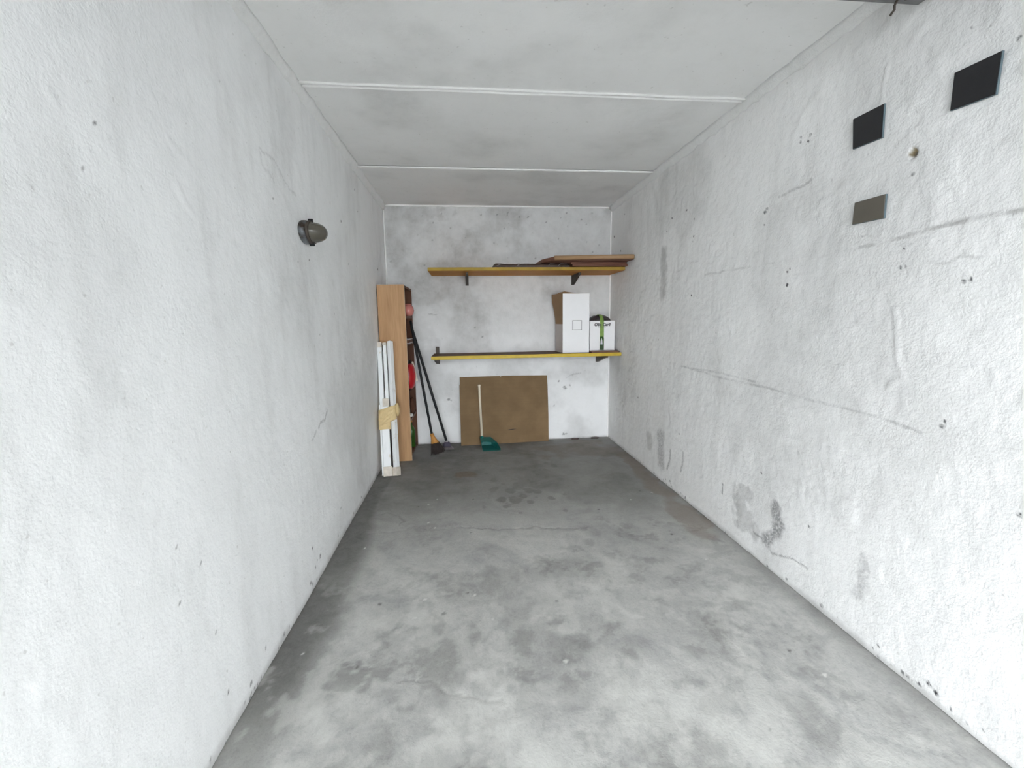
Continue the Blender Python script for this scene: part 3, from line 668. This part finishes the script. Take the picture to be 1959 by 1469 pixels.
m = MB(); m.box(-.009, .009, -.004, .004, 0, .20, .002, 2, Matrix.Translation((.298, -.33, .742)) @ Matrix.Rotation(math.radians(-11), 4, 'Y')); tag(m.build('wooden_strip', m_cream), 'short cream strip standing beside the red bag in the bookcase', 'strip')
lump(.226, -.36, .404, .020, .04, .018, 9, 'paper_ball', m_paper, None, 8, .5)
tag(bpy.data.objects['paper_ball'], 'small crumpled white paper low in the bookcase', 'paper')
lump(.225, -.32, .47, .03, .05, .084, 19, 'cloth_bundle', m_oakdark, None, 8, .3)
bpy.data.objects['cloth_bundle'].location = (0, .12, 0)
tag(bpy.data.objects['cloth_bundle'], 'dark brown bundle low in the bookcase behind the white paper', 'bundle')
gb = thing('bottle', 'green bottle on the bottom shelf of the bookcase', 'bottle', (.206, -.25, .0505))
m = MB(); m.lathe([(0, 0), (.036, 0), (.040, .006), (.040, .17), (.030, .205), (.014, .225), (.013, .262), (.0, .262)], 24); m.build('glass', m_green, gb)
m = MB(); m.lathe([(0, .281), (.015, .281), (.016, .258), (.0142, .258)], 16); m.build('cap', m_orange, gb)

# ------------------------------------------------------------------ taped bundle of white slats leaning on the bookcase
bw_ = thing('slat_bundle', 'bundle of chipped white slats bound with yellowed tape, leaning beside the left wall', 'slats', (0, 0, 0))
base = Vector((.117, -1.000, .0)); top = Vector((.057, -.648, 1.158)); ax = (top - base).normalized(); Lb = (top - base).length
xr = (Vector((1, 0, 0)) - ax * ax.x).normalized(); yr = ax.cross(xr)          # local frame, yr points away from camera
FR = Matrix((( xr.x * .93, yr.x, ax.x, base.x), (xr.y * .93, yr.y, ax.y, base.y), (xr.z * .93, yr.z, ax.z, base.z + .002), (0, 0, 0, 1)))
def slat(a0, a1, b0, b1, c0, c1, nm='slat', tw=0.0, mat=None, bev=.003):
    m = MB(); cxm = (a0 + a1) / 2
    T = Matrix.Translation((cxm, (b0 + b1) / 2, 0)) @ Matrix.Rotation(tw, 4, 'Z') @ Matrix.Translation((-cxm, -(b0 + b1) / 2, 0))
    m.box(a0, a1, b0, b1, c0, c1, bev, 2, FR @ T); return m.build(nm, mat or m_chip, bw_)
slat(-.074, -.032, .004, .046, .012, Lb - .005)                       # long left slat
slat(-.019, .012, .002, .046, Lb * .50, Lb - .014)                    # short middle slat
slat(.028, .070, -.002, .042, .0, Lb, tw=math.radians(-32))           # square right slat
slat(-.060, .006, -.022, .000, .006, Lb * .505)                       # lower front slat
slat(-.080, -.064, -.012, .004, .02, Lb * .52)                        # thin left edge strip
slat(-.046, .016, -.006, .004, Lb * .500, Lb * .565, 'hinge_plate', 0, m_chip2)
slat(-.070, .052, .046, .054, Lb * .02, Lb * .985, 'gap_shade_strip', 0, m_bristle)      # added dark strip, paints the shade in the gaps
slat(-.076, -.030, .002, .048, Lb - .055, Lb - .004, 'end_cap', 0, m_chip2)
slat(-.021, .014, .000, .048, Lb - .040, Lb - .012, 'end_cap', 0, m_chip2)
for dx in (-.024, -.006):
    m = MB(); m.lathe([(0, -.003), (.005, -.003), (.005, .001)], 10, FR @ Matrix.Translation((dx, -.0065, Lb * .527)) @ Matrix.Rotation(math.pi / 2, 4, 'X')); m.build('screw', m_dark, bw_)
m = MB(); m.lathe([(0, -.003), (.006, -.003), (.006, .001)], 10, FR @ Matrix.Translation((-.022, -.0225, .055)) @ Matrix.Rotation(math.pi / 2, 4, 'X')); m.build('screw', m_dark, bw_)
slat(.012, .076, -.012, .048, .0, .075, 'end_cap', math.radians(-32), m_chip2, .004)
slat(-.066, .014, -.026, .002, .002, .085, 'end_cap', 0, m_chip2, .003)
# tape windings
rs = np.random.RandomState(3); m = MB()
def wind(c0, c1, shx=0.0, tl=0.0, x1=.078):
    n = 20; rings = []
    for k in range(5):
        c = c0 + (c1 - c0) * k / 4; ring = []
        for i in range(n):
            a = 2 * math.pi * i / n; X_ = (-.004 + shx) + (.086 * abs(math.cos(a)) ** .6 * math.copysign(1, math.cos(a))); Y_ = .008 + .044 * abs(math.sin(a)) ** .6 * math.copysign(1, math.sin(a))
            X_ = min(X_, x1)
            j = .006 * (rs.rand() - .5)
            v = FR @ Vector((X_ + j, Y_ + j, c + tl * X_ + .006 * (rs.rand() - .5))); ring.append(tuple(v))
        rings.append(ring)
    m.loft(rings, smooth=False)
wind(Lb * .425, Lb * .495, 0, .25); wind(Lb * .385, Lb * .44, .0, .35)
m.build('tape', m_tape, bw_)
m = MB(); n = 12; rings = []
for c in (Lb * .335, Lb * .36, Lb * .39):
    rings.append([tuple(FR @ Vector((-.035 + .056 * abs(math.cos(a)) ** .5 * math.copysign(1, math.cos(a)), -.006 + .022 * abs(math.sin(a)) ** .5 * math.copysign(1, math.sin(a)), c + .004 * rs.rand() - .12 * .0))) for a in [2 * math.pi * i / n for i in range(n)]])
m.loft(rings, smooth=False); m.build('tape', m_tape, bw_)
kn = FR @ Vector((.088, .0, Lb * .475)); lump(kn.x, kn.y, kn.z, .022, .024, .06, 31, 'tape_end', m_tape, bw_, 8, .5)

# ------------------------------------------------------------------ brooms leaning on the bookcase
def frame_at(p, d, side):
    d = d.normalized(); s = (side - d * side.dot(d)).normalized(); n = d.cross(s)
    return Matrix(((s.x, n.x, d.x, p.x), (s.y, n.y, d.y, p.y), (s.z, n.z, d.z, p.z), (0, 0, 0, 1)))
# broom with the wooden block
A1, A0 = Vector((.266, -.372, 1.343)), Vector((.427, -.405, .214))
br = thing('broom', 'long black-handled broom with orange wooden block and dark bristles', 'broom', (0, 0, 0))
m = MB(); dA = (A0 - A1).normalized(); m.tube([A1, A1 + dA * .01, A0 - dA * .01, A0 + dA * .03], [.009, .0125, .0125, .0125], 14); m.build('handle', m_black, br)
FA = frame_at(A0, Vector((.22, -.10, -1)), Vector((1, -.25, 0)))
m = MB(); rings = []
for zz, hw, hd in ((-.005, .017, .016), (.03, .018, .017), (.06, .026, .020), (.085, .036, .023), (.098, .039, .024)):
    cxo = .012 * zz / .098
    rings.append([tuple(FA @ Vector((cxo + hw * a, hd * b_, zz))) for a, b_ in ((-1, -.6), (-.7, -1), (.7, -1), (1, -.6), (1, .6), (.7, 1), (-.7, 1), (-1, .6))])
m.loft(rings); m.build('head', m_orange, br)
def bristles(parent, F, n, w, d, zb, length, spread, mat, seed, floor=True, r=.0022):
    rs = np.random.RandomState(seed); m = MB()
    for k in range(n):
        a, b_ = rs.uniform(-1, 1), rs.uniform(-1, 1)
        p0 = F @ Vector((.012 + w * a, d * b_, zb)); e = Vector((.02 + w * a * spread + rs.uniform(-.012, .012), d * b_ * spread * 1.4 + rs.uniform(-.012, .012), zb + length * rs.uniform(.88, 1.0)))
        p1 = F @ e
        if p1.z < .002: p1.z = .002 + rs.uniform(0, .004)
        mid = (p0 + p1) / 2 + Vector((rs.uniform(-.004, .004), rs.uniform(-.004, .004), 0))
        m.tube([p0, mid, p1], [r, r, r * .6], 4)
    o = m.build('bristles', mat, parent); o['kind'] = 'stuff'; return o
bristles(br, FA, 420, .036, .022, .092, .115, 1.55, m_bristle, 1, r=.003)
# brush with the grey purple head
B1, B0 = Vector((.262, -.300, 1.282)), Vector((.567, -.255, .077))
bs = thing('scrub_brush', 'long black-handled brush with a small grey-purple head', 'brush', (0, 0, 0))
m = MB(); dB = (B0 - B1).normalized(); m.tube([B1, B1 + dB * .01, B0 - dB * .01, B0 + dB * .012], [.010, .0135, .0135, .0135], 14); m.build('handle', m_black, bs)
FB = frame_at(B0, Vector((.0, -.25, -1)), Vector((1, .5, 0)))
m = MB(); rings = []
for zz, hw, hd in ((-.010, .020, .018), (.008, .036, .026), (.030, .042, .030), (.042, .042, .030)):
    rings.append([tuple(FB @ Vector((hw * a, hd * b_, zz))) for a, b_ in ((-1, -.6), (-.7, -1), (.7, -1), (1, -.6), (1, .6), (.7, 1), (-.7, 1), (-1, .6))])
m.loft(rings); m.build('head', m_purple, bs)
bristles(bs, FB, 220, .034, .024, .036, .040, 1.10, m_greybr, 2, r=.003)
m = MB(); m.lathe([(.0142, -.012), (.019, -.010), (.019, .010), (.0142, .012)], 16, frame_at(B0 - dB * .012, dB, Vector((1, 0, 0)))); tag(m.build('collar', m_silver, bs), 'pale collar')

# ------------------------------------------------------------------ cardboard sheet and dustpan
m = MB()
pts = [(0, 0), (.965, 0), (.966, .30), (.962, .62), (.957, .726), (.60, .731), (.452, .732), (.448, .718), (.442, .732), (.20, .730), (.003, .729), (.006, .66), (-.002, .64), (-.001, .3)]
T = Matrix.Translation((.712, 0, .001)) @ Matrix.Rotation(math.radians(90), 4, 'X')
def fit_card(v):      # foot stands off the wall, more on the left; the top rests against the wall
    s, t = (v.co.x - .712) / .965, v.co.z / .73
    foot = -.130 + .056 * s; v.co.y += foot + (-.016 - foot) * t
m.prism(pts, -.003, .003, .0006, 1, T)
for v in m.bm.verts: fit_card(v)
cd = thing('cardboard_sheet', 'brown corrugated cardboard sheet leaning against the back wall', 'cardboard', (0, 0, 0)); m.build('sheet', m_card, cd)
m = MB(); m.prism([(.50, .145), (.53, .140), (.565, .144), (.61, .150), (.565, .153), (.53, .150)], .003, .0042, 0, 1, T)
for v in m.bm.verts: fit_card(v)
tag(m.build('tear', m_bristle, cd), 'dark tear in the cardboard')
dp = thing('dustpan', 'teal plastic dustpan with a long cream handle, standing before the cardboard', 'dustpan', (0, 0, 0))
m = MB()   # open scoop: floor, two sides and back, walls 3 mm
def sheet(pts4, th=.003):
    a = [Vector(p) for p in pts4]; n = (a[1] - a[0]).cross(a[2] - a[0]).normalized() * th
    m.loft([[tuple(p) for p in a], [tuple(p + n) for p in a]], smooth=False)
FL, FRr, RL, RR = (.938, -.378, .003), (1.118, -.372, .003), (.925, -.178, .006), (1.040, -.155, .006)
sheet([FL, FRr, RR, RL])
RLt, RRt = (.912, -.165, .100), (1.030, -.150, .092)
FLt, FRt = (.934, -.350, .014), (1.122, -.350, .016)
ML, MLt = (.930, -.27, .004), (.920, -.26, .078); MR, MRt = (1.085, -.27, .004), (1.090, -.26, .060)
sheet([FL, ML, MLt, FLt]); sheet([ML, RL, RLt, MLt]); sheet([FRr, FRt, MRt, MR]); sheet([MR, MRt, RRt, RR]); sheet([RL, RR, RRt, RLt])
sheet([RLt, RRt, (1.082, -.262, .058), (.921, -.262, .076)])          # short hood at the back
m.build('pan', m_teal, dp)
hb, ht = Vector((.936, -.172, .090)), Vector((.921, -.072, .652))
m = MB(); m.tube([hb - (ht - hb).normalized() * .05, hb + (ht - hb).normalized() * .02], [.017, .016], 14); m.build('socket', m_teal, dp)
m = MB(); dh = (ht - hb).normalized(); m.tube([hb, ht - dh * .02, ht - dh * .018, ht - dh * .002, ht], [.0125, .0125, .0150, .0150, .010], 14); m.build('handle', m_cream, dp)

# ------------------------------------------------------------------ small scraps on the floor
for (x, y, s, lab) in ((1.98, -.055, .045, 'dark scrap of wood on the floor under the shelf, left of the corner scrap'), (2.21, -.045, .05, 'dark scrap of wood on the floor in the back right corner')):
    m = MB(); m.prism([(x - s, y - .014), (x + s * .6, y - .020), (x + s, y - .004), (x + s * .4, y + .016), (x - s * .8, y + .012)], .001, .014, .003, 1); tag(m.build('wood_scrap', m_plast), lab, 'scrap')
m = MB(); m.prism([(.035, -.985), (.062, -.972), (.056, -.950), (.030, -.956)], .001, .008, .002, 1); tag(m.build('paint_chip', m_paper), 'small white paint flake on the floor beside the slat bundle', 'flake')

# ------------------------------------------------------------------ bulkhead lamp on the left wall
OV = Matrix.Diagonal((.80, 1.16, 1, 1))
lp = thing('wall_lamp', 'oval grey bulkhead lamp with smoky glass on the left wall', 'lamp', (-.004, -2.365, 1.785), (0, math.radians(90), 0))
m = MB(); m.lathe([(0, 0), (.068, 0), (.072, .005), (.072, .024), (.068, .032), (.060, .036), (.0, .036)], 40, OV); m.build('base', m_lampbase, lp)
m = MB(); m.lathe([(.060, .034), (.070, .034), (.072, .039), (.069, .046), (.063, .048), (.060, .042)], 40, OV); m.build('rim', m_dark, lp)
m = MB(); m.lathe([(.062, .038)] + [(.062 * math.cos(a) ** .85, .044 + .072 * math.sin(a)) for a in [k * math.pi / 24.02 for k in range(0, 13)]], 40, OV); m.build('glass_dome', m_lampglass, lp)
for an in (math.radians(180), 0.0):
    m = MB(); m.box(-.008, .008, -.006, .006, .028, .052, .002, 2, Matrix.Rotation(an, 4, 'Z') @ Matrix.Translation((.0585, 0, 0))); m.build('clip', m_black, lp)

# ------------------------------------------------------------------ tiles stuck on the right wall
def tile(quad, mat, lab, th=.009):
    c = Vector((0, 0, 0)); q = [Vector((0, y, z)) for y, z in quad]
    for p in q: c += p / 4
    t = thing('wall_tile', lab, 'tile', (W - .004, c.y, c.z), group='tiles stuck on the right wall')
    R = Matrix(((0, 0, -1, 0), (1, 0, 0, 0), (0, 1, 0, 0), (0, 0, 0, 1)))
    pl = [(p.y - c.y, p.z - c.z) for p in q]
    m = MB(); m.prism(pl, 0, th - .002, 0, 1, R); m.build('body', m_tileedge, t)
    m = MB(); m.prism([(a * .985, b_ * .985) for a, b_ in pl], th - .002, th, .0012, 2, R); m.build('glaze', mat, t)
tile([(-3.045, 2.103), (-3.179, 2.101), (-3.183, 1.981), (-3.056, 1.986)], m_tileblk, 'black square tile on the right wall above the taupe tile')
tile([(-3.420, 2.082), (-3.548, 2.077), (-3.545, 1.961), (-3.420, 1.970)], m_tileblk, 'black square tile on the right wall nearest the camera')
tile([(-3.089, 1.774), (-3.223, 1.772), (-3.224, 1.686), (-3.086, 1.690)], m_tiletau, 'taupe tile on the right wall below the black ones')
